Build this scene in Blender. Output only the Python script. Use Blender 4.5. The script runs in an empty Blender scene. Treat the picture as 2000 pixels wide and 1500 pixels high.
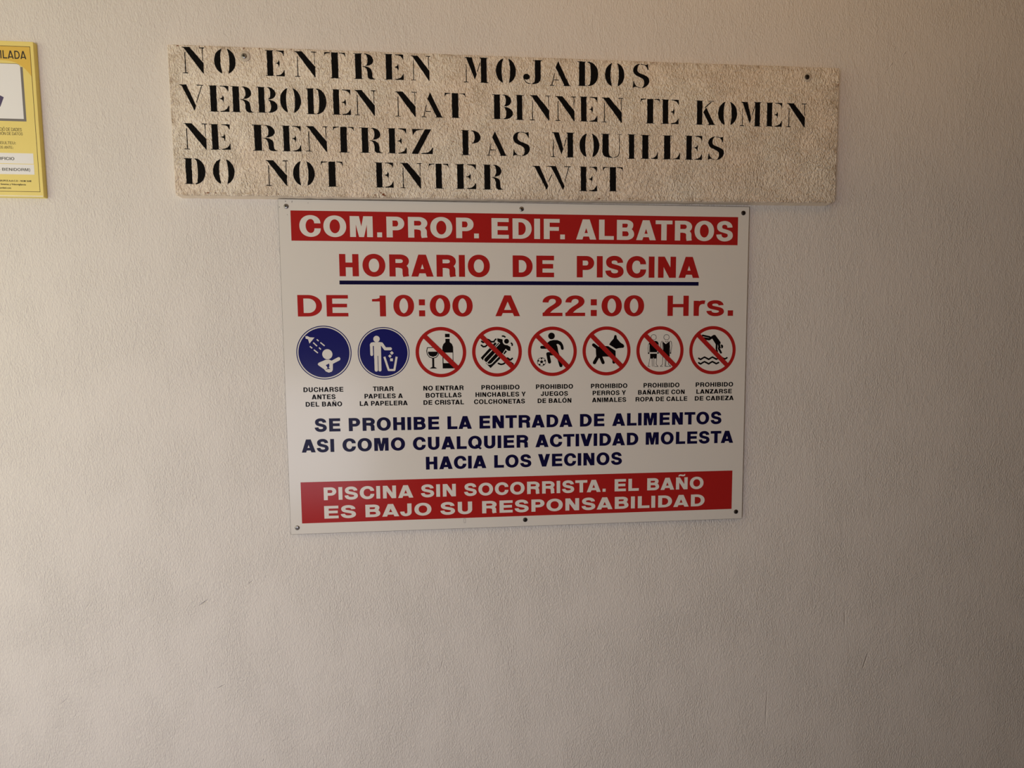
import bpy, bmesh, math, random
from mathutils import Matrix, Vector
from mathutils.geometry import tessellate_polygon, delaunay_2d_cdt

random.seed(7)
scene = bpy.context.scene
COL = scene.collection

# ------------------------------------------------------------------ camera
cam_d = bpy.data.cameras.new('camera')
cam_d.sensor_width = 36.0
cam_d.lens = 16.2                      # wide phone lens
cam_d.clip_start = 0.05
cam = bpy.data.objects.new('camera', cam_d)
COL.objects.link(cam)
ZH = 1.487                             # height of the wall datum above the floor
right = Vector((0.9971462, -0.07509321, -0.0077763))
down = Vector((-0.01248987, -0.06250555, -0.99796646))
fwd = Vector((0.07445444, 0.99521559, -0.06326508))
M = Matrix((right, -down, -fwd)).transposed().to_4x4()
M.translation = Vector((-0.07434879, -0.99380339, ZH + 0.0631753))
cam.matrix_world = M
scene.camera = cam

# ------------------------------------------------------------------ light
scene.view_settings.view_transform = 'Standard'
scene.view_settings.look = 'None'
scene.view_settings.gamma = 1.0
scene.view_settings.use_curve_mapping = False
scene.view_settings.exposure = 0.0

world = bpy.data.worlds.new('world')
scene.world = world
world.use_nodes = True
bg = world.node_tree.nodes['Background']
bg.inputs[0].default_value = (0.97, 0.93, 0.83, 1)
bg.inputs[1].default_value = 0.45


def area(name, loc, rot, sx, sy, power, color):
    d = bpy.data.lights.new(name, 'AREA')
    d.shape = 'RECTANGLE'
    d.size, d.size_y = sx, sy
    d.energy = power
    d.color = color
    o = bpy.data.objects.new(name, d)
    o.location = loc
    o.rotation_euler = rot
    COL.objects.link(o)
    return o


# daylight through the open doorway to the left behind the photographer
area('daylight_doorway', (-1.2, -2.1, 1.0), (math.pi / 2, 0, 0), 0.8, 0.8, 24.2, (0.86, 0.855, 1.0))
# daylight through the open end of the porch, to the left of the wall
area('daylight_opening', (-1.84, -0.9, 1.7), (0, -math.pi / 2, 0), 1.2, 1.4, 6.8, (1.0, 0.98, 0.55))
# unseen warm fill, added to brighten the ceiling and the upper right wall
area('warm_ceiling_fill', (0.4, -1.2, 1.9), (math.pi, 0, 0), 0.5, 0.5, 5.0, (1.0, 0.61, 0.24))


# ------------------------------------------------------------------ helpers
def srgb(r, g, b):
    f = lambda c: c / 12.92 if c <= 0.04045 else ((c + 0.055) / 1.055) ** 2.4
    return (f(r / 255), f(g / 255), f(b / 255), 1)


def mat(name, rgb, rough=0.6, metal=0.0, spec=0.5, var=0.04, scale=30.0):
    m = bpy.data.materials.new(name)
    m.use_nodes = True
    nt = m.node_tree
    b = nt.nodes['Principled BSDF']
    b.inputs['Roughness'].default_value = rough
    b.inputs['Metallic'].default_value = metal
    b.inputs['Specular IOR Level'].default_value = spec
    tc = nt.nodes.new('ShaderNodeTexCoord')
    no = nt.nodes.new('ShaderNodeTexNoise')
    no.inputs['Scale'].default_value = scale
    no.inputs['Detail'].default_value = 3
    mx = nt.nodes.new('ShaderNodeMixRGB')
    c = srgb(*rgb)
    mx.inputs[1].default_value = tuple(v * (1 - var) for v in c[:3]) + (1,)
    mx.inputs[2].default_value = tuple(min(1, v * (1 + var)) for v in c[:3]) + (1,)
    nt.links.new(tc.outputs['Object'], no.inputs['Vector'])
    nt.links.new(no.outputs['Fac'], mx.inputs[0])
    nt.links.new(mx.outputs[0], b.inputs['Base Color'])
    m['mix'] = mx.name
    return m


class NG:
    """small node-writing helper"""

    def __init__(self, m):
        self.nt = m.node_tree

    def new(self, t, **kw):
        n = self.nt.nodes.new(t)
        for k, v in kw.items():
            setattr(n, k, v)
        return n

    def put(self, sock, v):
        if isinstance(v, bpy.types.NodeSocket):
            self.nt.links.new(v, sock)
        else:
            sock.default_value = v

    def math(self, op, a, b=0.0, clamp=False):
        n = self.new('ShaderNodeMath', operation=op, use_clamp=clamp)
        self.put(n.inputs[0], a)
        self.put(n.inputs[1], b)
        return n.outputs[0]

    def mapping(self, vec, scale=(1, 1, 1), rot=(0, 0, 0), loc=(0, 0, 0)):
        n = self.new('ShaderNodeMapping')
        self.put(n.inputs['Vector'], vec)
        n.inputs['Scale'].default_value = scale
        n.inputs['Rotation'].default_value = rot
        n.inputs['Location'].default_value = loc
        return n.outputs[0]

    def noise(self, vec, scale, detail=2.0, rough=0.5, dist=0.0):
        n = self.new('ShaderNodeTexNoise')
        self.put(n.inputs['Vector'], vec)
        n.inputs['Scale'].default_value = scale
        n.inputs['Detail'].default_value = detail
        n.inputs['Roughness'].default_value = rough
        n.inputs['Distortion'].default_value = dist
        return n.outputs['Fac']

    def ramp(self, v, lo, hi, a=0.0, b=1.0):
        n = self.new('ShaderNodeMapRange', interpolation_type='SMOOTHSTEP')
        self.put(n.inputs['Value'], v)
        n.inputs['From Min'].default_value = lo
        n.inputs['From Max'].default_value = hi
        n.inputs['To Min'].default_value = a
        n.inputs['To Max'].default_value = b
        return n.outputs['Result']

    def mix(self, f, a, b):
        n = self.new('ShaderNodeMixRGB')
        self.put(n.inputs[0], f)
        self.put(n.inputs[1], a)
        self.put(n.inputs[2], b)
        return n.outputs[0]


def tagged(o, label=None, category=None, kind=None):
    if label:
        o['label'] = label
    if category:
        o['category'] = category
    if kind:
        o['kind'] = kind
    return o


def link_mesh(name, verts, faces, mats, parent=None, fm=None, smooth=False):
    me = bpy.data.meshes.new(name)
    me.from_pydata(verts, [], faces)
    if not isinstance(mats, (list, tuple)):
        mats = [mats]
    for m in mats:
        me.materials.append(m)
    if fm:
        me.polygons.foreach_set('material_index', fm)
    if smooth:
        me.polygons.foreach_set('use_smooth', [True] * len(faces))
    me.update()
    o = bpy.data.objects.new(name, me)
    if parent:
        o.parent = parent
    COL.objects.link(o)
    return o


def empty(name, loc, ry=0.0):
    o = bpy.data.objects.new(name, None)
    o.location = loc
    o.rotation_euler = (0, ry, 0)
    o.empty_display_size = 0.1
    COL.objects.link(o)
    return o


class Print:
    """Flat print on a plate. Coordinates in millimetres, u to the right and v down from
    the plate's top-left corner; origin of the parent is the middle of the plate's lower edge."""

    def __init__(self, w, h):
        self.w, self.h = w, h
        self.v, self.f, self.m = [], [], []

    def poly(self, pts, y, mi=0):
        """simple polygon, any winding; faces the viewer (-Y)"""
        a = sum(p[0] * q[1] - q[0] * p[1] for p, q in zip(pts, pts[1:] + pts[:1]))
        if abs(a) < 1e-9:
            return
        if a > 0:
            pts = pts[::-1]
        b = len(self.v)
        for u, v in pts:
            self.v.append(((u - self.w / 2) / 1000, -y / 1000, (self.h - v) / 1000))
        n = len(pts)
        if n <= 4 and convex(pts):
            self.f.append(tuple(range(b, b + n)))
            self.m.append(mi)
        else:
            for t in tessellate_polygon([[Vector((p[0], p[1], 0)) for p in pts]]):
                i, j, k = t
                p, q, r = pts[i], pts[j], pts[k]
                c = (q[0] - p[0]) * (r[1] - p[1]) - (q[1] - p[1]) * (r[0] - p[0])
                if c > 0:
                    t = (i, k, j)
                self.f.append(tuple(b + x for x in t))
                self.m.append(mi)

    def polys(self, plist, fn, y, mi=0):
        """union of overlapping polygons, triangulated without any overlap"""
        vs, fs = [], []
        for p in plist:
            q = [fn(*c) for c in p]
            a = sum(m[0] * n[1] - n[0] * m[1] for m, n in zip(q, q[1:] + q[:1]))
            if abs(a) < 1e-7:
                continue
            if a < 0:
                q = q[::-1]
            fs.append(list(range(len(vs), len(vs) + len(q))))
            vs += [Vector(c) for c in q]
        def area(f, c):
            return abs(sum(c[f[k]][0] * c[f[(k + 1) % len(f)]][1] - c[f[(k + 1) % len(f)]][0] * c[f[k]][1] for k in range(len(f)))) / 2
        areas = [area(f, vs) for f in fs]
        for eps in (1e-4, 1e-5, 1e-3, 1e-6, 3e-3):     # retry where the triangulation broke down
            ov, _, of, _, _, orig = delaunay_2d_cdt(vs, [], fs, 0, eps)
            # every input polygon must be covered by its own area and no more
            got = [0.0] * len(fs)
            for f, o in zip(of, orig):
                for k in o:
                    got[k] += area(f, ov)
            if all(abs(g - a) < .02 * max(areas) for g, a in zip(got, areas)):
                break
        else:
            print('UNION', y)
        b = len(self.v)
        for c in ov:
            self.v.append(((c[0] - self.w / 2) / 1000, -y / 1000, (self.h - c[1]) / 1000))
        for f, o in zip(of, orig):
            if o:
                i, j, k = f
                p, q, r = ov[i], ov[j], ov[k]
                c = (q[0] - p[0]) * (r[1] - p[1]) - (q[1] - p[1]) * (r[0] - p[0])
                if abs(c) < 1e-9:
                    continue
                self.f.append((b + i, b + k, b + j) if c > 0 else (b + i, b + j, b + k))
                self.m.append(mi)

    def build(self, name, mats, parent):
        return link_mesh(name, self.v, self.f, mats, parent, self.m)


def convex(p):
    s = 0
    n = len(p)
    for i in range(n):
        a, b, c = p[i], p[(i + 1) % n], p[(i + 2) % n]
        d = (b[0] - a[0]) * (c[1] - b[1]) - (b[1] - a[1]) * (c[0] - b[0])
        if abs(d) > 1e-12:
            if s * d < 0:
                return False
            s = 1 if d > 0 else -1
    return True


def bez(p0, p1, p2, p3, n=8):
    r = []
    for i in range(n + 1):
        t = i / n
        a, b, c, d = (1 - t) ** 3, 3 * t * (1 - t) ** 2, 3 * t * t * (1 - t), t ** 3
        r.append((a * p0[0] + b * p1[0] + c * p2[0] + d * p3[0], a * p0[1] + b * p1[1] + c * p2[1] + d * p3[1]))
    return r


def chain(*segs):
    r = []
    for s in segs:
        for p in s:
            if not r or math.hypot(p[0] - r[-1][0], p[1] - r[-1][1]) > 1e-6:
                r.append(p)
    return r


K = 0.5523 * 1.06


def quarter(p0, p1, first, n=8, k=K):
    """quarter arc p0->p1; first = 'x' leaves p0 horizontally, 'y' vertically"""
    if first == 'x':
        c0 = (p0[0] + (p1[0] - p0[0]) * k, p0[1])
        c1 = (p1[0], p1[1] + (p0[1] - p1[1]) * k)
    else:
        c0 = (p0[0], p0[1] + (p1[1] - p0[1]) * k)
        c1 = (p1[0] + (p0[0] - p1[0]) * k, p1[1])
    return bez(p0, c0, c1, p1, n)


def pen(path, s, h):
    """sweep an elliptical pen (s wide, h high) along a path -> list of quads"""
    a, b = s / 2, h / 2
    L, R = [], []
    n = len(path)
    for i, p in enumerate(path):
        q0, q1 = path[max(0, i - 1)], path[min(n - 1, i + 1)]
        dx, dy = q1[0] - q0[0], q1[1] - q0[1]
        nx, ny = -dy, dx
        d = math.sqrt(a * a * nx * nx + b * b * ny * ny) or 1
        ox, oy = a * a * nx / d, b * b * ny / d
        L.append((p[0] + ox, p[1] + oy))
        R.append((p[0] - ox, p[1] - oy))
    out = []
    for i in range(n - 1):
        q = [L[i], L[i + 1], R[i + 1], R[i]]
        out.append(q if convex(q) else hull(q))      # tight inner bends fold a quad over itself
    return out


def hull(p):
    p = sorted(set(p))
    o = []
    for s in (p, p[::-1]):
        h = []
        for c in s:
            while len(h) > 1 and (h[-1][0] - h[-2][0]) * (c[1] - h[-2][1]) - (h[-1][1] - h[-2][1]) * (c[0] - h[-2][0]) <= 0:
                h.pop()
            h.append(c)
        o += h[:-1]
    return o


def box(x0, y0, x1, y1):
    return [(x0, y0), (x1, y0), (x1, y1), (x0, y1)]


# ------------------------------------------------------------------ bold grotesque lettering
# glyph(w, s, h): w = glyph width, s = vertical stem, h = horizontal bar, cap height 1 (y up)
METR = {  # advance, left, right (units of 718 = cap height)
    'A': (722, 20, 702), 'B': (722, 76, 669), 'C': (722, 44, 684), 'D': (722, 76, 685), 'E': (667, 76, 621),
    'F': (611, 76, 587), 'G': (778, 44, 713), 'H': (722, 71, 651), 'I': (278, 64, 214), 'J': (556, 22, 484),
    'L': (611, 76, 583), 'M': (833, 69, 765), 'N': (722, 69, 654), 'O': (778, 44, 734), 'P': (667, 76, 627),
    'Q': (778, 44, 737), 'R': (722, 76, 677), 'S': (667, 39, 629), 'T': (611, 14, 598), 'U': (722, 72, 651),
    'V': (667, 19, 648), 'Y': (667, 15, 653), 'Z': (611, 25, 586), '0': (556, 26, 530), '1': (556, 69, 400),
    '2': (556, 26, 511), ':': (333, 92, 242), '.': (278, 64, 214), 'r': (389, 64, 373), 's': (556, 30, 519),
    '-': (333, 27, 306), ' ': (278, 0, 278), ')': (333, 40, 260)}


def glyph(ch, w, s, h):
    P = []
    if ch in 'AÁ':
        c, ls, t = w / 2, s * 1.13, s * 0.62
        yi = (c - ls) / (c - t)
        for f in (1, -1):
            X = (lambda x: x) if f == 1 else (lambda x: w - x)
            P.append([(X(0), 0), (X(ls), 0), (X(c), yi), (X(c), 1), (X(c - t), 1)])
        P.append([(c * .35, .15), (w - c * .35, .15), (w - c * .5, .15 + h * .92), (c * .5, .15 + h * .92)])
    elif ch == 'V':
        c, ls, t = w / 2, s * 1.13, s * 0.58
        yi = 1 - (c - ls) / (c - t)
        for f in (1, -1):
            X = (lambda x: x) if f == 1 else (lambda x: w - x)
            P.append([(X(0), 1), (X(ls), 1), (X(c), yi), (X(c), 0), (X(c - t), 0)])
    elif ch == 'Y':
        c, ls = w / 2, s * 1.16
        for f in (1, -1):
            X = (lambda x: x) if f == 1 else (lambda x: w - x)
            P.append([(X(0), 1), (X(ls), 1), (X(c), .56), (X(c), .36), (X(c - s / 2), .36)])
        P.append(box(c - s / 2, 0, c + s / 2, .45))
    elif ch in 'BPR':
        P.append(box(0, 0, s, 1))
        if ch == 'B':
            P += pen(chain([(s * .7, 1 - h / 2), (w * .55, 1 - h / 2)], quarter((w * .55, 1 - h / 2), (w * .95 - s / 2, .76), 'x'),
                           quarter((w * .95 - s / 2, .76), (w * .55, .525), 'y'), [(s * .7, .525)]), s, h)
            P += pen(chain([(s * .7, .525), (w * .57, .525)], quarter((w * .57, .525), (w - s / 2, .28), 'x'),
                           quarter((w - s / 2, .28), (w * .55, h / 2), 'y'), [(s * .7, h / 2)]), s, h)
        else:
            yb = .345 + h / 2 if ch == 'P' else .40 + h / 2
            ym = (1 - h / 2 + yb) / 2
            P += pen(chain([(s * .7, 1 - h / 2), (w * .55, 1 - h / 2)], quarter((w * .55, 1 - h / 2), (w - s / 2, ym), 'x'),
                           quarter((w - s / 2, ym), (w * .55, yb), 'y'), [(s * .7, yb)]), s, h)
            if ch == 'R':
                P += pen(chain(quarter((w * .5, yb - .01), (w * .97 - s / 2, yb - .2), 'x'), [(w * .97 - s / 2, .12), (w - s / 2, 0)]), s * .98, h)
    elif ch == 'D':
        P.append(box(0, 0, s, 1))
        P += pen(chain([(s * .7, 1 - h / 2), (w * .42, 1 - h / 2)], quarter((w * .42, 1 - h / 2), (w - s / 2, .5), 'x', 12),
                       quarter((w - s / 2, .5), (w * .42, h / 2), 'y', 12), [(s * .7, h / 2)]), s, h)
    elif ch in 'OÓ0Q':
        o = .018
        t, b = 1 + o - h / 2, h / 2 - o
        P += pen(chain(quarter((s / 2, .5), (w / 2, t), 'y', 12), quarter((w / 2, t), (w - s / 2, .5), 'x', 12),
                       quarter((w - s / 2, .5), (w / 2, b), 'y', 12), quarter((w / 2, b), (s / 2, .5), 'x', 12), [(s / 2, .505)]), s, h)
        if ch == 'Q':
            P.append([(w * .5, .24), (w * .62, .34), (w * 1.0, .03), (w * .88, -.07)])
    elif ch in 'CG':
        o = .018
        t, b = 1 + o - h / 2, h / 2 - o
        if ch == 'C':
            P += pen(chain([(w - s * .52, .63)], quarter((w - s * .52, .64), (w * .53, t), 'y', 10), quarter((w * .53, t), (s / 2, .5), 'x', 12),
                           quarter((s / 2, .5), (w * .53, b), 'y', 12), quarter((w * .53, b), (w - s * .5, .38), 'x', 10), [(w - s * .5, .39)]), s, h)
        else:
            P += pen(chain([(w - s * .55, .65)], quarter((w - s * .55, .66), (w * .5, t), 'y', 10), quarter((w * .5, t), (s / 2, .5), 'x', 12),
                           quarter((s / 2, .5), (w * .5, b), 'y', 12), quarter((w * .5, b), (w - s * .75, .36), 'x', 10)), s, h)
            P.append(box(w * .52, .38, w, .38 + h * .85))
            P.append(box(w - s * .62, 0, w, .5))
    elif ch in 'EF':
        P.append(box(0, 0, s, 1))
        P.append(box(s * .9, 1 - h, w, 1))
        P.append(box(s * .9, .5 - h * .45, w * .95, .5 + h * .45 + .02))
        if ch == 'E':
            P.append(box(s * .9, 0, w, h))
    elif ch == 'H':
        P += [box(0, 0, s, 1), box(w - s, 0, w, 1), box(s * .9, .5 - h * .45, w - s * .9, .5 + h * .55)]
    elif ch == 'I':
        P.append(box(0, 0, w, 1))
    elif ch == 'L':
        P += [box(0, 0, s, 1), box(s * .9, 0, w, h)]
    elif ch == 'T':
        P += [box(0, 1 - h, w, 1), box((w - s) / 2, 0, (w + s) / 2, 1 - h * .9)]
    elif ch == 'Z':
        P += [box(0, 1 - h, w, 1), box(0, 0, w, h), [(0, h * .95), (w - s * 1.5, 1 - h * .95), (w, 1 - h * .95), (s * 1.5, h * .95)]]
    elif ch in 'NÑ':
        P += [box(0, 0, s * .97, 1), box(w - s * .97, 0, w, 1), [(0, 1), (s * 1.15, 1), (w, 0), (w - s * 1.15, 0)]]
        if ch == 'Ñ':
            P += pen(bez((w * .22, 1.1), (w * .36, 1.32), (w * .6, 1.02), (w * .78, 1.23), 8), .06, h * .6)
    elif ch == 'M':
        P += [box(0, 0, s * .95, 1), box(w - s * .95, 0, w, 1)]
        f, d, c = s * .40, s * 1.5, w / 2
        P.append([(d - 2.2 * f, 1), (d, 1), (c + f * .9, 0), (c - f, 0)])
        P.append([(w - d + 2.2 * f, 1), (w - d, 1), (c - f * .9, 0), (c + f, 0)])
    elif ch == 'S':
        o = .018
        t, b = 1 + o - h / 2, h / 2 - o
        P += pen(chain(quarter((w * .97 - s / 2, .69), (w * .5, t), 'y', 9), quarter((w * .5, t), (w * .03 + s / 2, .735), 'x', 9),
                       bez((w * .03 + s / 2, .735), (w * .03 + s / 2, .56), (w * .30, .555), (w * .5, .505), 8),
                       bez((w * .5, .505), (w * .72, .45), (w - s / 2, .44), (w - s / 2, .28), 8),
                       quarter((w - s / 2, .28), (w * .5, b), 'y', 9), quarter((w * .5, b), (s * .48, .33), 'x', 9)), s * .96, h * 1.02)
    elif ch == 'U':
        P += pen(chain([(s / 2, 1), (s / 2, .36)], quarter((s / 2, .36), (w / 2, h / 2 - .018), 'y', 10),
                       quarter((w / 2, h / 2 - .018), (w - s / 2, .36), 'x', 10), [(w - s / 2, 1)]), s, h)
    elif ch == 'J':
        P += pen(chain([(w - s / 2, 1), (w - s / 2, .30)], quarter((w - s / 2, .30), (w * .48, h / 2 - .018), 'y', 10),
                       quarter((w * .48, h / 2 - .018), (s / 2, .36), 'x', 10)), s, h)
    elif ch == '1':
        P.append(box(w - s, 0, w, .98))
        P.append([(0, .70), (w - s, .70), (w - s, .98), (w - s * .75, .98), (w - s * 1.05, .86), (w - s * 1.5, .825), (0, .81)])
    elif ch == '2':
        t = 1 - h / 2
        P += pen(chain(quarter((s * .5, .66), (w * .5, t), 'y', 9), quarter((w * .5, t), (w * .97 - s / 2, .71), 'x', 9),
                       bez((w * .97 - s / 2, .71), (w * .97 - s / 2, .48), (w * .34, .44), (s * .62, h * .6), 9)), s, h * 1.05)
        P.append(box(0, 0, w, h))
        P.append([(0, 0), (s, 0), (s * 1.1, h * 1.3), (s * .12, h * 1.1)])
    elif ch == ':':
        P += [box(0, 0, w, s * .98), box(0, .52, w, .52 + s * .98)]
    elif ch == '.':
        P.append(box(0, 0, w, s * .98))
    elif ch == '-':
        P.append(box(0, .28, w, .28 + h))
    elif ch == ')':
        P += pen(chain(bez((s * .4, 1.02), (w, .75), (w, .05), (s * .4, -.22), 10)), s * .8, h * .8)
    elif ch == 'r':
        P.append(box(0, 0, s, .75))
        P += pen(bez((s * .55, .38), (s * .6, .66), (w * .75, .70), (w, .67), 8), s * .9, h * 1.1)
    elif ch == 's':
        g = glyph('S', w, s, h * 1.32)
        P += [[(x, y * .765) for x, y in q] for q in g]
    if ch == 'Ó':
        P.append([(w * .42, 1.08), (w * .56, 1.08), (w * .75, 1.30), (w * .52, 1.30)])
    return P


def base(ch):
    return {'Ñ': 'N', 'Ó': 'O', 'Á': 'A'}.get(ch, ch)


def word(pr, text, u0, u1, v0, v1, y, stem=.24, bar=.185, mi=0, track=0.0):
    """one word fitted between u0..u1, cap tops at v0 and baseline at v1 (mm)"""
    H = v1 - v0
    adv, x = [], 0.0
    prev = None
    kern = {'AT': -45, 'TA': -60, 'AV': -50, 'LA': 0, 'F.': -70, 'P.': -90, 'RT': -15, 'PA': -60, 'LT': -50, 'VI': 0, 'AL': 0, 'A.': 10}
    for ch in text:
        m = METR[base(ch)]
        if prev:
            x += kern.get(prev + base(ch), 0)
        adv.append((ch, x + m[1], x + m[2]))
        x += m[0] + track
        prev = base(ch)
    a, b = adv[0][1], adv[-1][2]
    k = (u1 - u0) / (b - a)                 # mm per font unit
    for ch, l, r in adv:
        if ch == ' ':
            continue
        w = (r - l) * k / H                 # in cap heights
        s = stem * (w / ((r - l) / 718.0))   # stem follows the horizontal stretch
        if ch in 'I.:':
            s = w if ch == 'I' else (w / (150 / 718.0)) * .21
        ox = u0 + (l - a) * k
        if ch == 'I':                        # keep I as heavy as the other stems
            sw = stem * k * 718 / H
            ox -= (sw - w) * H / 2
            w = sw
        pr.polys(glyph(ch, w, s, bar), lambda px, py: (ox + px * H, v1 - py * H), y, mi)


# ------------------------------------------------------------------ stencil lettering (unit box)
def arc(cx, cy, rx, ry, a0, a1, n=14):
    return [(cx + rx * math.cos(math.radians(a0 + (a1 - a0) * i / n)), cy + ry * math.sin(math.radians(a0 + (a1 - a0) * i / n))) for i in range(n + 1)]


def stencil(ch):
    hs = .022                                # hairline thickness
    stem = lambda x0, x1: [box(x0, .01, x1, .985), [(x0 - .08, 0), (x1 + .08, 0), (x1 + .07, hs), (x0 - .07, hs)],
                           [(x0 - .08, 1), (x1 + .04, 1), (x1 + .02, 1 - hs), (x0 - .07, 1 - hs)]]
    if ch == 'N':
        return [[(.03, 1), (.36, 1), (.93, .41), (.93, .0), (.90, .0), (.11, .955), (.03, .985)],
                [(.125, .03), (.165, .03), (.16, .80), (.13, .80)], [(0, 0), (.26, 0), (.22, .03), (.04, .03)],
                [(.885, .97), (.92, .97), (.915, .50), (.895, .50)], [(.76, 1), (1, 1), (.98, .97), (.78, .97)]]
    if ch == 'O':
        l = arc(.5, .5, .5, .5, 108, 252) + bez((.375, .02), (.30, .18), (.29, .35), (.29, .5), 6)[1:] + bez((.29, .5), (.29, .65), (.30, .82), (.375, .98), 6)[1:]
        return [l, [(1 - x, y) for x, y in l]]
    if ch == 'E':
        return stem(.09, .40) + [[(.58, 1), (1, 1), (1, .80), (.97, .80)] + bez((.97, .80), (.93, .92), (.85, .965), (.58, .975), 6)[1:],
                                 [(.70, .64)] + bez((.70, .64), (.69, .53), (.66, .52), (.54, .51), 4)[1:] + bez((.54, .49), (.66, .48), (.69, .47), (.72, .34), 4) + [(.75, .45), (.75, .56)],
                                 [(.56, 0), (1, 0), (1, .24), (.97, .24)] + bez((.97, .24), (.90, .10), (.82, .05), (.56, .03), 6)[1:]]
    if ch == 'F':
        return stencil('E')[:5]
    if ch == 'T':
        a = [(0, .84), (.025, .86)] + bez((.025, .86), (.05, .95), (.12, .97), (.29, .975), 6)[1:] + [(.29, 1), (.03, 1)]
        return [box(.35, .01, .65, 1), [(.27, 0), (.76, 0), (.72, hs), (.30, hs)], a, [(1 - x, y) for x, y in a]]
    if ch in 'RBP':
        o = stem(.08, .37)
        if ch == 'P':
            o.append([(.50, .98), (.58, 1)] + bez((.58, 1), (1.1, .98), (1.16, .50), (.60, .47), 12)[1:] + [(.54, .49)] + bez((.62, .52), (.72, .60), (.72, .90), (.60, .96), 8))
            return o
        o.append([(.48, .98), (.56, 1)] + bez((.56, 1), (1.0, .98), (1.04, .58), (.66, .53), 12)[1:] + [(.52, .52)] + bez((.60, .56), (.68, .64), (.68, .88), (.58, .965), 8))
        if ch == 'R':
            o.append([(.42, .505), (.56, .50)] + bez((.56, .50), (.92, .46), (.84, .26), (.87, .10), 8)[1:] + bez((.87, .10), (.89, .03), (.95, .02), (1, .03), 3)[1:] + [(.99, 0), (.80, 0)]
                     + bez((.80, 0), (.56, .02), (.68, .22), (.62, .34), 8)[1:] + bez((.62, .34), (.60, .44), (.52, .48), (.42, .49), 5)[1:])
        else:
            o.append([(.54, .505), (.66, .50)] + bez((.66, .50), (1.1, .44), (1.14, .03), (.60, .0), 12)[1:] + [(.50, .02)] + bez((.60, .05), (.70, .12), (.70, .38), (.60, .46), 8))
        return o
    if ch == 'D':
        return stem(.10, .38) + [[(.50, .98), (.56, 1)] + bez((.56, 1), (1.14, .94), (1.14, .06), (.56, 0), 16)[1:] + [(.50, .02)] + bez((.60, .07), (.66, .2), (.66, .8), (.60, .93), 8)]
    if ch == 'V':
        return [[(0, 1), (.28, 1), (.65, .20), (.57, 0), (.09, .95), (0, .98)], [(.93, .96), (.90, .96), (.66, .34), (.68, .31)], [(.68, 1), (1, 1), (.96, .97), (.74, .97)]]
    if ch == 'A':
        return [[(.40, 1), (.90, .03), (.99, 0), (.60, 0), (.66, .04), (.28, .74)], [(.22, .5), (.25, .5), (.13, .03), (.10, .03)][::1],
                [(0, 0), (.22, 0), (.19, .03), (.03, .03)], [(.20, .22), (.42, .22), (.42, .25), (.20, .25)]]
    if ch == 'M':
        return [[(.06, 1), (.35, 1), (.53, .34), (.46, .10), (.13, .96), (.06, .98)], [(.10, .03), (.135, .03), (.13, .72), (.11, .72)], [(0, 0), (.22, 0), (.18, .03), (.03, .03)],
                [(.55, .46), (.57, .43), (.68, .78), (.66, .82)], box(.70, .01, .93, .98), [(.66, 1), (1.0, 1), (.96, .975), (.69, .96)], [(.62, 0), (1.0, 0), (.97, hs), (.66, hs)]]
    if ch == 'J':
        return [[(.60, .98), (.90, .98), (.90, .26)] + bez((.90, .26), (.90, .08), (.70, 0), (.45, 0), 8)[1:] + [(.46, .03)] + bez((.46, .03), (.62, .06), (.60, .2), (.60, .35), 6)[1:],
                [(.48, 1), (1, 1), (.96, .975), (.52, .975)], arc(.17, .30, .17, .125, 0, 360, 18)[:-1], [(.0, .28), (.04, .28)] + bez((.04, .28), (.06, .1), (.2, .04), (.38, .03), 6)[1:] + [(.38, 0)] + bez((.38, 0), (.15, .0), (.02, .1), (0, .28), 6)[1:-1]]
    if ch == 'S':
        return [[(.45, 1)] + bez((.45, 1), (.02, .98), (-.10, .66), (.22, .52), 10)[1:] + bez((.22, .52), (.50, .40), (.72, .42), (.70, .20), 8)[1:] + bez((.70, .20), (.68, .06), (.60, .03), (.52, .0), 6)[1:]
                + bez((.52, 0), (1.0, .02), (1.16, .38), (.84, .50), 10)[1:] + bez((.84, .50), (.48, .62), (.26, .60), (.30, .80), 8)[1:] + bez((.30, .80), (.31, .92), (.38, .97), (.45, .98), 4)[1:],
                [(.50, 1)] + bez((.50, 1), (.66, 1), (.78, .94), (.86, .98), 4)[1:] + [(.93, 1), (.95, .76), (.91, .76)] + bez((.91, .76), (.82, .94), (.70, .97), (.50, .975), 6)[1:],
                [(.02, 0), (.06, .27), (.09, .27)] + bez((.09, .27), (.16, .08), (.30, .03), (.48, .02), 6)[1:] + [(.48, 0)] + bez((.48, 0), (.3, 0), (.2, .08), (.12, .03), 4)[1:]]
    if ch == 'U':
        return [[(.06, .98), (.36, .98), (.36, .22)] + bez((.36, .22), (.38, .08), (.46, .04), (.56, .03), 5)[1:] + [(.55, 0)] + bez((.55, 0), (.20, .0), (.06, .06), (.06, .28), 8)[1:],
                [(-.02, 1), (.42, 1), (.39, .975), (.02, .975)], [(.60, .0)] + bez((.60, 0), (.84, .03), (.90, .12), (.90, .3), 6)[1:] + [(.90, .97), (.87, .97), (.87, .3)] + bez((.87, .3), (.86, .1), (.76, .05), (.60, .03), 5)[1:],
                [(.76, 1), (1, 1), (.97, .975), (.79, .975)]]
    if ch == 'I':
        return [box(.18, .01, .80, .985), [(0, 0), (1, 0), (.96, hs), (.04, hs)], [(0, 1), (1, 1), (.96, 1 - hs), (.04, 1 - hs)]]
    if ch == 'L':
        return [box(.10, .01, .45, .985), [(0, 0), (.54, 0), (.5, hs), (.04, hs)], [(0, 1), (.56, 1), (.52, 1 - hs), (.04, 1 - hs)],
                [(.60, 0), (.98, 0), (1, .28), (.97, .28)] + bez((.97, .28), (.90, .1), (.80, .04), (.60, .03), 6)[1:]]
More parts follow.
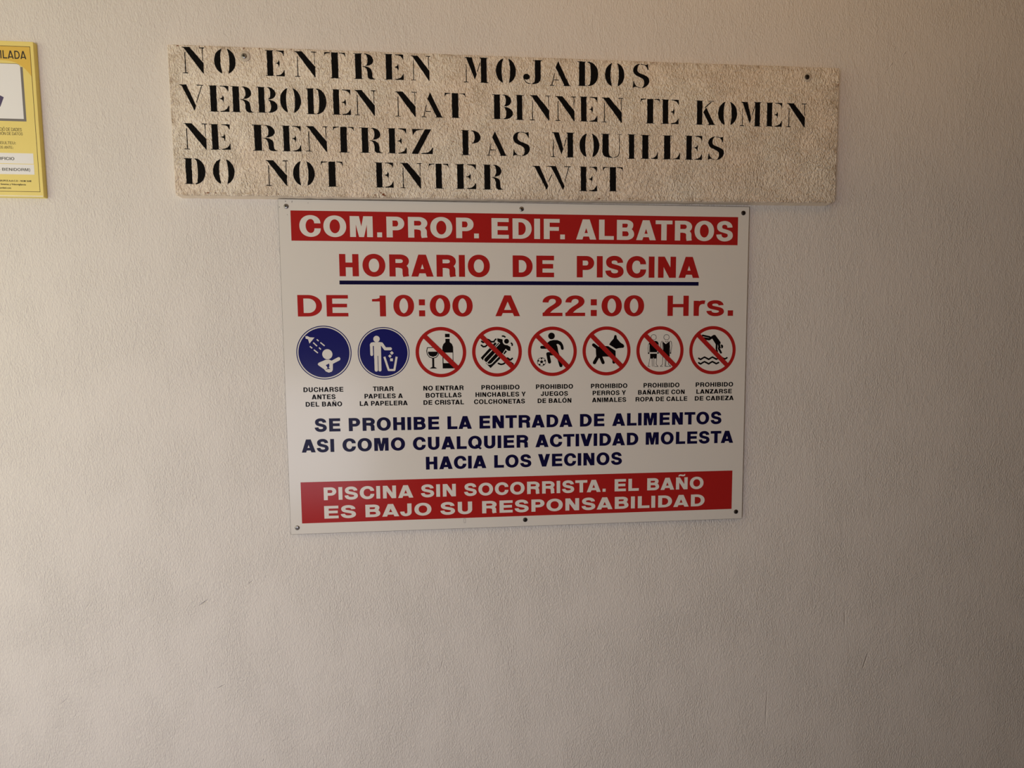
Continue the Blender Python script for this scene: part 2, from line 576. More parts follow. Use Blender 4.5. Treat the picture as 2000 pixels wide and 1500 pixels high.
    if ch == 'K':
        return stem(.10, .34)[:1] + [[(0, 0), (.40, 0), (.36, hs), (.03, hs)], [(0, 1), (.42, 1), (.38, 1 - hs), (.03, 1 - hs)],
                                     [(.52, .72), (.89, .04), (1, 0), (.58, 0), (.66, .05), (.38, .52)], [(.44, .72), (.46, .69), (.76, .95), (.73, .97)], [(.60, 1), (.90, 1), (.86, .975), (.64, .975)]]
    if ch == 'Z':
        return [[(.64, 1), (.93, 1), (.30, 0), (0, 0)], [(.04, 1), (.56, 1), (.56, .975)] + bez((.56, .975), (.3, .97), (.16, .94), (.10, .76), 6)[1:] + [(.07, .76)],
                [(.44, 0), (.98, 0), (1, .26), (.97, .26)] + bez((.97, .26), (.88, .08), (.74, .04), (.44, .03), 6)[1:]]
    if ch == 'W':
        d = lambda x: [[(x, 1), (x + .18, 1), (x + .40, .16), (x + .36, 0), (x + .06, .95), (x, .98)]]
        return d(0) + d(.42) + [[(.40, .36), (.41, .32), (.50, .62), (.49, .66)], [(.94, .96), (.92, .96), (.82, .36), (.83, .33)], [(.80, 1), (1, 1), (.97, .97), (.83, .97)], [(.36, 1), (.44, 1), (.44, .975), (.37, .975)]]
    return []


# ------------------------------------------------------------------ materials
# plaster wall: trowelled cream render with a fine, slightly slanting grain
plaster = mat('cream_plaster', (226, 217, 205), rough=0.85, spec=0.2, var=0.015, scale=2.2)
g = NG(plaster)
tc = g.new('ShaderNodeTexCoord').outputs['Object']
warp = g.noise(tc, 3.0, 2)
v1 = g.mapping(tc, (1.2, 1, 0.62), (0, math.radians(20), 0))
n1 = g.noise(v1, 270, 3, 0.62, 0.1)
v2 = g.mapping(tc, (1.0, 1, 0.40), (0, math.radians(10), 0))
n2 = g.noise(v2, 110, 2, 0.5, 0.25)
n3 = g.noise(tc, 11, 3, 0.55)
patch = g.ramp(g.noise(g.mapping(tc, (1, 1, .6), (0, .3, 0)), 9, 3, 0.6), .34, .66, .55, .95)
patch2 = g.ramp(g.noise(tc, 2.3, 2), .34, .66, .85, 1.0)
# the lower half of the wall was trowelled more coarsely
sep = g.new('ShaderNodeSeparateXYZ')
g.put(sep.inputs[0], tc)
low = g.ramp(sep.outputs[2], .75, 1.9, 1.0, .62)
amp = g.math('MULTIPLY', g.math('MULTIPLY', patch, patch2), low)
ridges = g.ramp(n1, .30, .72)
hgt = g.math('MULTIPLY', ridges, amp)
hgt = g.math('ADD', hgt, g.math('MULTIPLY', g.math('MULTIPLY', g.ramp(n2, .40, .72), patch), .35))
hgt = g.math('ADD', hgt, g.math('MULTIPLY', n3, 1.0))
# trowel scratches: short grooves at their places on the wall
SCR = [((-.670, 1.023), (-.649, 1.037), 1.6), ((-.641, .838), (-.624, .846), 1.1), ((-.567, 1.066), (-.557, 1.074), 1.0),
       ((-.897, 1.026), (-.885, 1.042), .8), ((-.959, .822), (-.942, .836), .8), ((.834, .782), (.852, .838), 1.2),
       ((.597, .651), (.600, .765), .8), ((.786, .943), (.788, .892), .9), ((.841, 2.178), (.849, 2.189), -.8),
       ((.871, 2.204), (.881, 2.214), -.8), ((-.163, .855), (-.158, .879), .9), ((-.555, .663), (-.548, .674), .8)]
for (a, b, k) in SCR:
    cx, cz = (a[0] + b[0]) / 2, (a[1] + b[1]) / 2
    L = math.hypot(b[0] - a[0], b[1] - a[1]) / 2
    ang = math.atan2(b[1] - a[1], b[0] - a[0])
    off = g.new('ShaderNodeVectorMath', operation='SUBTRACT')
    g.put(off.inputs[0], tc)
    off.inputs[1].default_value = (cx, 0, cz)
    rt = g.new('ShaderNodeVectorRotate', rotation_type='Y_AXIS')
    g.put(rt.inputs['Vector'], off.outputs[0])
    rt.inputs['Angle'].default_value = ang
    sc = g.new('ShaderNodeVectorMath', operation='MULTIPLY')
    g.put(sc.inputs[0], rt.outputs[0])
    sc.inputs[1].default_value = (1 / (L * 1.2), 0, 1 / .0022)
    ln = g.new('ShaderNodeVectorMath', operation='LENGTH')
    g.put(ln.inputs[0], sc.outputs[0])
    hgt = g.math('SUBTRACT', hgt, g.ramp(ln.outputs['Value'], 0, 1, k * 1.1, 0))
bp = g.new('ShaderNodeBump')
bp.inputs['Strength'].default_value = 1.0
bp.inputs['Distance'].default_value = 0.0014
g.put(bp.inputs['Height'], hgt)
bs = plaster.node_tree.nodes['Principled BSDF']
g.put(bs.inputs['Normal'], bp.outputs[0])


def rough_paint(m, dist, worn=None):
    """wormy relief of the thickly brushed board; lettering paint follows the same relief"""
    g = NG(m)
    tc = g.new('ShaderNodeTexCoord').outputs['Object']
    a = g.noise(g.mapping(tc, (1.3, 1, .7), (0, math.radians(20), 0)), 260, 3, .55, .25)
    b = g.noise(g.mapping(tc, (1.1, 1, .8), (0, math.radians(-30), 0)), 150, 2, .5, .5)
    c = g.noise(tc, 24, 2)
    amp = g.ramp(c, .3, .7, .55, 1.2)
    h = g.math('ADD', g.math('MULTIPLY', g.ramp(a, .30, .70), amp), g.math('MULTIPLY', g.ramp(b, .34, .66), .8))
    bp = g.new('ShaderNodeBump')
    bp.inputs['Strength'].default_value = 1.0
    bp.inputs['Distance'].default_value = dist
    g.put(bp.inputs['Height'], h)
    bs = m.node_tree.nodes['Principled BSDF']
    g.put(bs.inputs['Normal'], bp.outputs[0])
    return g, tc, bs, a, b, c


board_m = mat('brushed_cream_paint', (226, 206, 178), rough=.75, spec=.3)
g, tc, bs, a, b, c = rough_paint(board_m, .0017)
base_c = g.mix(g.ramp(g.noise(tc, 7, 3), .35, .65), srgb(246, 232, 210), srgb(240, 221, 197))
dirt = g.ramp(g.math('ADD', a, g.math('MULTIPLY', g.noise(tc, 60, 3), .6)), .62, .86, .30, 0)
base_c = g.mix(dirt, base_c, srgb(176, 146, 106))
sp = g.new('ShaderNodeSeparateXYZ')
g.put(sp.inputs[0], tc)
# grime gathered along the rims of the board
ex = g.ramp(g.math('ABSOLUTE', sp.outputs[0]), .655, .687, 0, 1)
ez = g.ramp(g.math('ABSOLUTE', g.math('SUBTRACT', sp.outputs[2], .142)), .128, .142, 0, 1)
rim = g.math('MULTIPLY', g.math('MAXIMUM', ex, ez), g.ramp(g.noise(tc, 75, 4, .7), .42, .68), clamp=True)
base_c = g.mix(g.math('MULTIPLY', rim, .5), base_c, srgb(150, 116, 78))
g.put(bs.inputs['Base Color'], base_c)
board_edge = mat('cream_edge_paint', (246, 230, 206), rough=.65, spec=.3, var=.05)
paint_m = mat('black_stencil_paint', (14, 11, 10), rough=.8, spec=.12)
g, tc, bs, a, b, c = rough_paint(paint_m, .0009)
worn = g.ramp(g.math('ADD', g.math('MULTIPLY', a, .5), g.math('MULTIPLY', g.noise(tc, 260, 3, .7), .5)), .65, .71, 0, .6)
g.put(bs.inputs['Base Color'], g.mix(worn, srgb(12, 9, 8), srgb(150, 120, 88)))
rust_m = mat('rust_stain', (120, 66, 34), rough=.9, var=.3, scale=300)

white_m = mat('gloss_white_print', (219, 212, 200), rough=.2, spec=.12, var=.012, scale=4)
red_m = mat('signal_red_print', (166, 35, 32), rough=.2, spec=.07, var=.02)
navy_m = mat('navy_print', (26, 26, 92), rough=.2, spec=.06, var=.02)
navy_text = mat('navy_text_print', (20, 17, 54), rough=.22, spec=.03, var=.02)
ink_m = mat('black_print', (18, 14, 14), rough=.3, spec=.03, var=.02)
plate_edge_shadow = mat('plate_edge_shadow', (84, 74, 66), rough=.5, spec=.4)  # dark edge colour stands in for the contact shadow line around the plate
zinc_m = mat('zinc_screw', (150, 146, 142), rough=.34, metal=.9, var=.15, scale=400)
dark_zinc = mat('dark_screw', (62, 54, 48), rough=.45, metal=.7, var=.25, scale=500)  # darker, rougher metal for the right-hand and lower middle screws
recess_m = mat('screw_recess', (10, 8, 7), rough=.8, spec=.1)
washer_m = mat('painted_washer', (196, 182, 162), rough=.5, spec=.4, var=.08, scale=300)

yellow_m = mat('yellow_card', (236, 213, 122), rough=.4, spec=.4, var=.03)
amber_m = mat('amber_card', (226, 186, 80), rough=.4, spec=.4, var=.03)
ochre_m = mat('card_edge_yellow', (252, 232, 128), rough=.45, spec=.4)
card_white = mat('card_white', (236, 232, 226), rough=.4, spec=.4, var=.01)
card_lip = mat('laminate_lip', (236, 222, 184), rough=.35, spec=.5)
card_grey = mat('card_grey', (118, 112, 108), rough=.4)
card_purple = mat('card_purple', (74, 62, 98), rough=.4)
card_ink = mat('card_ink', (40, 34, 30), rough=.5)
line_m = mat('card_line', (84, 62, 28), rough=.5)

# ------------------------------------------------------------------ the room shell


def slab(name, x0, x1, y0, y1, z0, z1, m, kind='structure'):
    v = [(x, y, z) for x in (x0, x1) for y in (y0, y1) for z in (z0, z1)]
    f = [(0, 1, 3, 2), (4, 6, 7, 5), (0, 4, 5, 1), (2, 3, 7, 6), (0, 2, 6, 4), (1, 5, 7, 3)]
    return tagged(link_mesh(name, v, f, m), kind=kind)


tile_m = mat('stone_floor', (128, 116, 104), rough=.6, var=.12, scale=6)
ceil_m = mat('ceiling_paint', (214, 196, 166), rough=.9, var=.02, scale=3)
door_m = mat('dark_wood_panel', (84, 62, 46), rough=.6, var=.15, scale=12)
slab('wall_back', -1.82, 2.6, 0, .2, 0, 2.62, plaster)
slab('floor', -1.82, 2.6, -2.3, 0.0, -.12, 0, tile_m)
slab('ceiling', -1.82, 2.6, -2.3, 0.0, 2.62, 2.74, ceil_m)
slab('wall_right', 2.6, 2.77, -2.45, .2, 0, 2.62, door_m)
slab('wall_front', -.6, 2.6, -2.45, -2.3, 0, 2.62, door_m)


# ------------------------------------------------------------------ screws
def lathe(name, prof, m, parent, loc, n=24):
    """profile (radius mm, height mm out of the wall) turned about -Y"""
    v, f = [], []
    for r, h in prof:
        for i in range(n):
            t = 2 * math.pi * i / n
            v.append((r / 1000 * math.cos(t), -h / 1000, r / 1000 * math.sin(t)))
    for j in range(len(prof) - 1):
        for i in range(n):
            a0, a1 = j * n + i, j * n + (i + 1) % n
            f.append((a0, a1, a1 + n, a0 + n))
    f.append(tuple(range((len(prof) - 1) * n, len(prof) * n)))
    f.append(tuple(range(n))[::-1])
    o = link_mesh(name, v, f, m, parent, smooth=True)
    o.location = loc
    return o


def cross(parent, r, h, ang):
    """recessed cross drive shown as a sunk dark cross"""
    w = r * .42
    pts = []
    for k in range(4):
        t = ang + k * math.pi / 2
        c, s = math.cos(t), math.sin(t)
        for (x, z) in ((w * .5, -w * .5), (r, -w * .42), (r, w * .42), (w * .5, w * .5)):
            pts.append((c * x - s * z, s * x + c * z))
    n = len(pts)
    v = [(x / 1000, -(h + .05) / 1000, z / 1000) for x, z in pts] + [(x * .6 / 1000, -(h - .9) / 1000, z * .6 / 1000) for x, z in pts]
    f = [(i, (i + 1) % n, (i + 1) % n + n, i + n) for i in range(n)] + [tuple(range(n))[::-1]]
    return link_mesh('cross_recess', v, f, recess_m, parent)


def screw(parent, u, v, w, h, depth, r, m, ang, label=None):
    loc = ((u - w / 2) / 1000, -depth / 1000, (h - v) / 1000)
    o = lathe('screw', [(r, 0), (r, .3), (r * .93, .9), (r * .72, 1.5), (r * .45, 1.8)], m, parent, loc)
    cross(o, r * .58, 1.8, ang)
    if label:
        o['label'] = label
    return o


def rounded_plate(name, w, h, t0, t1, mats, parent, bev=.6, bevm=0, jit=0.0, rc=0.0, step=None):
    """plate in mm; front edge bevelled; t0 back, t1 front (distance from wall)"""
    rnd = random.Random(3)
    pts = []
    cor = [(-w / 2, 0, 180), (w / 2, 0, 270), (w / 2, h, 0), (-w / 2, h, 90)]
    out = []
    for i, (x, z, a) in enumerate(cor):
        r = rc[i] if isinstance(rc, (list, tuple)) else rc
        cx = x + (r if x < 0 else -r)
        cz = z + (r if z == 0 else -r)
        if r > 0:
            for k in range(5):
                t = math.radians(a + 90 * k / 4)
                out.append((cx + r * math.cos(t), cz + r * math.sin(t)))
        else:
            out.append((x, z))
    if step:
        dense = []
        for p, q in zip(out, out[1:] + out[:1]):
            d = math.hypot(q[0] - p[0], q[1] - p[1])
            n = max(1, int(d / step))
            for k in range(n):
                dense.append((p[0] + (q[0] - p[0]) * k / n, p[1] + (q[1] - p[1]) * k / n))
        out = dense
    n = len(out)
    verts, faces, fm = [], [], []
    js = [(rnd.uniform(-jit, jit), rnd.uniform(-jit, jit)) for _ in out]
    # smooth the jitter a little
    js = [((js[i][0] + js[(i + 1) % n][0]) / 2, (js[i][1] + js[(i + 1) % n][1]) / 2) for i in range(n)]
    cx, cz = 0, h / 2
    for t, ins in ((t0, 0), (t1 - bev, 0), (t1 - bev * .3, bev * .3), (t1, bev)):
        for (x, z), (jx, jz) in zip(out, js):
            x, z = x + jx, z + jz
            x -= ins * (1 if x > cx else -1) * min(1, abs(x) / (w / 2))
            z -= ins * (1 if z > cz else -1) * min(1, abs(z - cz) / (h / 2))
            verts.append((x / 1000, -t / 1000, z / 1000))
    for j in range(3):
        for i in range(n):
            faces.append((j * n + i, j * n + (i + 1) % n, (j + 1) * n + (i + 1) % n, (j + 1) * n + i))
            fm.append(1 if j <= bevm else 0)
    faces.append(tuple(range(3 * n, 4 * n)))
    fm.append(0)
    faces.append(tuple(range(n))[::-1])
    fm.append(1)
    return link_mesh(name, verts, faces, mats, parent, fm)


# ------------------------------------------------------------------ painted stencil board
BW, BH, BT = 1373.5, 284.1, 19.0
bx, bz = 0.0251, ZH + 0.5272
ang = 0.0047
board = empty('painted_board', (0, 0, 0), 0)
board.location = (bx - math.sin(-ang) * (-BH / 2000), 0, bz - BH / 2000 * math.cos(ang))
board.rotation_euler = (0, -ang, 0)
tagged(board, 'long cream painted wooden board with four rows of black stencilled capitals, above the white notice', 'sign')
rounded_plate('board_panel', BW, BH, 0, BT, [board_m, board_edge], board, bev=1.6, jit=.55, rc=[3, 9, 2, 2], step=7)
ROWS = [(4.3, 53.3), (75.0, 124.3), (147.6, 197.0), (214.6, 264.4)]
ST = '''N 26 69 4 53;O 86 126 4 52;E 182 218 5 53;N 237 280 5 53;T 294 336 5 54;R 351 393 5 54;E 411 449 4 53;N 463 503 6 53;M 568 619 5 54;O 634 675 4 54;J 690 730 7 53;A 744 790 8 56;D 801 846 6 54;O 860 901 6 54;S 918 954 7 55;/ V 19 64 73 122;E 72 110 74 123;R 114 156 74 123;B 163 202 74 122;O 207 247 74 122;D 256 296 74 123;E 306 343 75 123;N 350 393 75 123;N 430 474 76 124;A 482 528 76 124;T 529 572 76 124;B 626 668 76 124;I 673 691 76 125;N 702 746 75 125;N 755 799 76 125;E 806 844 75 125;N 852 899 76 126;T 935 978 76 126;E 980 1018 77 126;K 1053 1101 77 126;O 1104 1146 77 127;M 1152 1200 77 127;E 1209 1246 77 126;N 1255 1301 77 126;/ N 21 67 146 196;E 71 109 147 195;R 151 198 146 196;E 207 244 147 196;N 253 297 146 195;T 306 348 146 196;R 359 403 147 196;E 413 451 147 196;Z 461 504 148 196;P 561 601 148 197;A 612 657 149 197;S 666 702 149 197;M 745 796 148 198;O 806 848 148 198;U 852 896 149 197;I 908 926 149 199;L 936 974 150 198;L 983 1022 150 198;E 1032 1070 149 198;S 1082 1118 150 197;/ D 18 59 212 261;O 73 114 212 261;N 173 217 214 263;O 226 268 214 263;T 280 324 215 264;E 386 423 215 264;N 436 481 215 265;T 494 535 216 265;E 548 590 216 265;R 604 646 216 266;W 707 789 217 264;E 805 843 217 267;T 855 899 217 266;'''
rnd = random.Random(11)
for ri, row in enumerate(ST.split('/')):
    pr = Print(BW, BH)
    last = None
    for item in row.strip().strip(';').split(';'):
        ch, l, r, t, b = item.split()
        l, r, t, b = float(l), float(r), float(t), float(b)
        t0, b0 = ROWS[ri]
        if last is not None and l - last > (12 if ri == 1 else 27 if ri in (0, 3) else 26):
            pr.build('lettering', paint_m, board)
            pr = Print(BW, BH)
        last = r
        t, b = (t + t0 + (t0 - 4.3) * 0) / 2, (b + b0) / 2
        if ri == 0:
            t, b = float(item.split()[3]) * .6 + t0 * .4, float(item.split()[4]) * .6 + b0 * .4
        ir = 1.6 / (b - t)

        def wob(p):
            """hand-brushed edge: subdivide and jitter by a few tenths of a millimetre"""
            o = []
            for p0, p1 in zip(p, p[1:] + p[:1]):
                d = math.hypot((p1[0] - p0[0]) * (r - l), (p1[1] - p0[1]) * (b - t))
                n = max(1, int(d / 4.0))
                for k in range(n):
                    x = p0[0] + (p1[0] - p0[0]) * k / n
                    y = p0[1] + (p1[1] - p0[1]) * k / n
                    o.append((x + rnd.gauss(0, .17) / (r - l), y + rnd.gauss(0, .17) / (b - t)))
            return o
        pr.polys([wob(p) for p in stencil(ch)], lambda x, y: (l + (r - l) * x, b - (b - t) * y), BT + .25)
    pr.build('lettering', paint_m, board)
# chips and stains along the lower edge
pr = Print(BW, BH)
for u, v, sx, sy in [(62, 279, 3.2, 1.2), (57, 279.5, 1.2, .7), (76, 279, 1.4, .8), (402, 278, 2.6, 2.4), (405, 280, 1.6, 1.4), (362, 279.5, 1.1, .8), (370, 280, 1.0, .7), (386, 279, 1.3, 1.0), (397, 274.5, .9, 1.8),
                     (848, 281, 3.2, 1.3), (120, 280, .8, .6), (150, 280.5, .8, .5), (195, 280, .9, .6), (240, 280.5, .7, .5), (96, 280, .8, .5), (545, 281, .8, .5), (655, 281.5, .7, .5),
                     (142.5, 3.4, .6, 2.0), (1371, 35, 1.2, 1.6), (1302, 14, .6, 1.0), (232, 2, 1.2, 1.0), (172, 3, 1.4, .8), (20, 2.5, 2.0, .9), (60, 2, 1.2, .6), (306, 2.6, 1.2, .6), (961, 3, 3.6, .5), (973, 230, 1.0, 1.0),
                     (602, 151, 1.6, .8), (527, 138, 1.2, .6), (545, 171, .9, 1.0)]:
    pts = [(u + sx * rnd.uniform(.7, 1.2) * math.cos(k * math.pi / 5), v + sy * rnd.uniform(.7, 1.2) * math.sin(k * math.pi / 5)) for k in range(10)]
    pr.poly(pts, BT + .3)
o = pr.build('paint_chip', rust_m, board)
o['kind'] = 'stuff'
for (u, v, m, rw) in ((144.3, 17.7, zinc_m, 10.0), (1300.9, 21.3, dark_zinc, 9.0)):
    wl = lathe('washer', [(rw, 0), (rw, .7), (rw * .9, 1.1), (rw * .55, 1.0)], washer_m, board, ((u - BW / 2) / 1000, -BT / 1000, (BH - v) / 1000))
    screw(board, u - 1.2, v + .0, BW, BH, BT + .9, 5.2, m, .3)

# ------------------------------------------------------------------ printed pool notice
SW, SH, STK = 1000.0, 700.0, 8.0          # the plate stands a few millimetres off the render
KS = (0.99380 - 0.008) / (0.99380 - 0.003)
sign = empty('pool_notice', (-0.0743 + (0.0252 + 0.0743) * KS, 0, ZH + 0.0632 + (0.0348 - .35 - 0.0632) * KS))
sign.scale = (KS, 1, KS)
tagged(sign, 'white metal pool rules notice with red bands and eight round pictograms, under the stencilled board', 'sign')
rounded_plate('panel', SW, SH - 1.6, 6.0, STK, [white_m, plate_edge_shadow], sign, bev=.8, bevm=2)
for v0, v1 in ((24.4, 85.0), (587.5, 676.4)):
    pr = Print(SW, SH)
    pr.poly([(24.3, v0), (974.6, v0), (974.6, v1), (24.3, v1)], STK + .05)
    o = pr.build('red_band', red_m, sign)
pr = Print(SW, SH)
pr.poly([(117.5, 165.2), (887.5, 165.2), (887.5, 173.3), (117.5, 173.3)], STK + .05)
pr.build('underline', navy_text, sign)
LINES = [
    (34, 76.2, [('COM.PROP.', 41.0, 407.0), ('EDIF.', 433.9, 590.2), ('ALBATROS', 614.7, 963.4)]),
    (111, 156.5, [('HORARIO', 118.3, 429.5), ('DE', 477.9, 566.8), ('PISCINA', 616.1, 888.7)]),
    (195, 239.2, [('DE', 31.6, 133.7), ('10:00', 182.7, 392.1), ('A', 440.1, 493.1), ('22:00', 541.6, 765.3), ('Hrs.', 817.8, 967.7)]),
    (452.5, 480.4, [('SE', 57.4, 110.1), ('PROHIBE', 127.6, 317.2), ('LA', 334.7, 386.9), ('ENTRADA', 403.4, 606.9), ('DE', 623.6, 678.3), ('ALIMENTOS', 695.7, 946.3)]),
    (496.2, 524, [('ASI', 29.3, 95.3), ('COMO', 113.3, 244.0), ('CUALQUIER', 260.6, 509.1), ('ACTIVIDAD', 524.8, 755.2), ('MOLESTA', 772.0, 974.6)]),
    (539.3, 567.2, [('HACIA', 287.3, 417.2), ('LOS', 434.3, 515.9), ('VECINOS', 530.6, 718.5)]),
    (600, 627.5, [('PISCINA', 71.3, 259.2), ('SIN', 275.5, 350.5), ('SOCORRISTA.', 368.4, 681.8), ('EL', 702.2, 757.4), ('BAÑO', 776.6, 907.1)]),
    (640.2, 667.5, [('ES', 71.0, 137.3), ('BAJO', 157.1, 297.2), ('SU', 316.4, 385.2), ('RESPONSABILIDAD', 407.0, 910.5)]),
]
STYLE = [(white_m, .262, .185, 'white'), (red_m, .262, .215, ''), (red_m, .205, .165, ''), (navy_text, .262, .215, ''), (navy_text, .262, .215, ''), (navy_text, .262, .215, ''),
         (white_m, .238, .212, 'white'), (white_m, .238, .212, 'white')]
for (v0, v1, words), (m, stem, bar, _) in zip(LINES, STYLE):
    for t, u0, u1 in words:
        pr = Print(SW, SH)
        word(pr, t, u0, u1, v0, v1, STK + .12, stem, bar)
        pr.build('lettering', m, sign)

# the eight round pictograms; drawn in the units they were measured in


class Pic:
    def __init__(self, cx, cy, rx, ry, mu, mv, R):
        self.pr = Print(SW, SH)
        self.T = lambda x, y: (mu + (x - cx) / rx * R, mv + (y - cy) / ry * R)
        self.mu, self.mv, self.R, self.k = mu, mv, R, 0

    def lay(self, lift=None):
        self.k += 1
        return STK + .10 + .012 * self.k if lift is None else STK + lift

    def disc(self, x, y, r, mi, lift=None, n=28):
        self.poly(arc(x, y, r, r, 0, 360, n)[:-1], mi, lift)

    def poly(self, p, mi, lift=None):
        self.pr.poly([self.T(*q) for q in p], self.lay(lift), mi)

    def line(self, p, w, mi, cap=True):
        z = self.lay()
        o = []
        for a, b in zip(p, p[1:]):
            d = math.hypot(b[0] - a[0], b[1] - a[1]) or 1
            nx, ny = -(b[1] - a[1]) / d * w / 2, (b[0] - a[0]) / d * w / 2
            o.append([(a[0] + nx, a[1] + ny), (b[0] + nx, b[1] + ny), (b[0] - nx, b[1] - ny), (a[0] - nx, a[1] - ny)])
        for i, q in enumerate(p):
            if cap or 0 < i < len(p) - 1:
                o.append(arc(q[0], q[1], w / 2, w / 2, 0, 360, 12)[:-1])
        self.pr.polys(o, self.T, z, mi)

    def ring(self, r0, r1, mi, y, x=None, cy=None, loc=False):
        n = 72
        for i in range(n):
            a, b = 2 * math.pi * i / n, 2 * math.pi * (i + 1) / n
            q = [(self.mu + r * math.cos(t), self.mv + r * math.sin(t)) for r, t in ((r0, a), (r0, b), (r1, b), (r1, a))]
            self.pr.poly(q, STK + y, mi)

    def circ(self, x, y, r, w, mi):
        self.line([p for p in arc(x, y, r, r, 0, 360, 20)], w, mi)


pmats = [ink_m, white_m]


def mandatory(mu, mv, R, draw, cx, cy, rx, ry):
    """blue disc with a white rim and a thin dark outline"""
    p = Pic(cx, cy, rx, ry, mu, mv, R)
    p.ring(R * .965, R, 0, .05)
    p.ring(R * .925, R * .966, 1, .05)
    n = 60
    p.pr.poly([(mu + R * .926 * math.cos(2 * math.pi * i / n), mv + R * .926 * math.sin(2 * math.pi * i / n)) for i in range(n)], STK + .05, 0)
    o = p.pr.build('pictogram', [navy_m, white_m], sign)
    s = Pic(cx, cy, rx, ry, mu, mv, R)
    draw(s)
    s.pr.build('symbol', [navy_m, white_m], o)
    return o


def forbidden(mu, mv, R, draw, cx, cy, rx, ry):
    p = Pic(cx, cy, rx, ry, mu, mv, R)
    p.ring(R * .862, R, 0, .05)
    o = p.pr.build('pictogram', [red_m], sign)
    s = Pic(cx, cy, rx, ry, mu, mv, R)
    draw(s)
    s.pr.build('symbol', pmats, o)
    q = Pic(cx, cy, rx, ry, mu, mv, R)
    c, w = math.cos(math.radians(45)), .092
    e = .90
    pts = [(-e * c + w * c, -e * c - w * c), (e * c + w * c, e * c - w * c), (e * c - w * c, e * c + w * c), (-e * c - w * c, -e * c + w * c)]
    q.pr.poly([(mu + x * R, mv + y * R) for x, y in pts], STK + .75)
    q.pr.build('slash_bar', [red_m], o)
    return o


def d_shower(s):
    s.poly([(228, 250), (262, 248), (300, 268), (375, 272), (290, 370), (270, 300), (232, 290)], 1)
    for a in ([(352, 354), (412, 412)], [(443, 436), (472, 466)], [(295, 414), (332, 446)], [(358, 470), (422, 524)], [(412, 302), (440, 330)], [(468, 352), (535, 408)]):
        s.line(a, 19, 1, False)
    s.disc(575, 545, 83, 1)
    s.poly([(413, 705), (430, 682), (545, 635), (600, 633), (642, 650), (750, 594), (772, 594), (786, 615), (780, 642), (660, 702), (656, 800), (640, 830), (590, 846), (540, 825), (515, 790), (425, 725)], 1)
    s.poly([(543, 722), (600, 695), (604, 740), (590, 762), (617, 785), (565, 790), (530, 800), (572, 772), (562, 748)], 0)


def d_bin(s):
    s.disc(1382, 308, 52, 1)
    s.poly([(1272, 395), (1290, 368), (1320, 360), (1440, 358), (1475, 372), (1490, 400), (1450, 420), (1450, 620), (1336, 620), (1336, 420), (1318, 420), (1272, 420)], 1)
    s.line([(1296, 400), (1298, 560)], 46, 1)
    s.line([(1462, 385), (1518, 468), (1604, 468)], 48, 1)
    s.line([(1365, 600), (1366, 812)], 54, 1)
    s.line([(1425, 600), (1425, 812)], 50, 1)
    s.line([(1397, 585), (1399, 838)], 10, 0)
    s.line([(1502, 598), (1568, 815), (1660, 815), (1702, 598)], 34, 1, False)
    for x, y, r in ((1625, 537, 31), (1592, 588, 28)):
        s.poly([(x - r, y - 4), (x + 2, y - r), (x + r, y + 2), (x, y + r)], 1)
    s.poly([(1595, 626), (1640, 626), (1640, 670), (1595, 670)], 1)


def d_bottle(s):
    s.poly([(580, 227), (655, 227), (655, 282), (580, 282)], 0)
    s.poly([(585, 308), (655, 308), (655, 362), (690, 392), (708, 440), (710, 532), (534, 532), (534, 440), (552, 392), (585, 362)], 0)
    s.poly([(700, 530), (710, 530), (710, 704), (700, 704)], 0)
    s.poly([(534, 530), (548, 530), (548, 704), (534, 704)], 0)
    s.poly([(534, 703), (720, 703), (720, 790), (534, 790)], 0)
    s.line([(395, 448), (292, 450), (280, 505), (290, 560), (325, 605), (378, 622), (430, 608), (462, 575), (476, 525)], 12, 0)
    s.poly([(300, 515), (462, 515), (458, 548), (432, 582), (380, 600), (328, 582), (305, 548)], 0)
    s.poly([(366, 620), (398, 620), (398, 765), (366, 765)], 0)
    s.poly([(322, 790), (345, 772), (366, 762), (398, 762), (420, 772), (444, 790)], 0)


def d_mattress(s):
    for p in ([(1172, 345), (1196, 362), (1225, 352), (1250, 335)], [(1258, 312), (1290, 322), (1325, 352), (1368, 352), (1402, 312)],
              [(1168, 408), (1196, 432), (1232, 428), (1262, 402)], [(1555, 615), (1600, 640), (1640, 650), (1668, 625)], [(1440, 705), (1480, 722), (1520, 715), (1560, 690)], [(1640, 690), (1680, 720)]):
        s.line(p, 27, 0)
    s.poly([(1300, 455), (1153, 612), (1312, 780), (1500, 600)], 0)
    s.line([(1335, 492), (1208, 622), (1202, 652), (1226, 684), (1252, 690), (1266, 714), (1300, 718), (1332, 704), (1462, 572)], 15, 1)
    s.line([(1392, 540), (1262, 680)], 13, 1)
    s.poly([(1425, 296), (1505, 312), (1560, 392), (1640, 440), (1638, 502), (1600, 500), (1562, 466), (1480, 580), (1350, 470), (1442, 372), (1425, 330)], 0)
    s.line([(1402, 372), (1368, 410)], 36, 0, False)
    s.line([(1568, 500), (1525, 548)], 36, 0, False)
    s.line([(1395, 335), (1466, 378), (1405, 440)], 10, 1)
    s.line([(1508, 560), (1560, 478), (1610, 510)], 10, 1)
    s.disc(1575, 345, 62, 1)
    s.disc(1577, 346, 40, 0)
    s.line([(1500, 262), (1530, 262), (1560, 280)], 24, 0, False)
    s.line([(1648, 370), (1668, 392), (1668, 422)], 24, 0, False)
    s.line([(1590, 615), (1640, 650)], 20, 0)


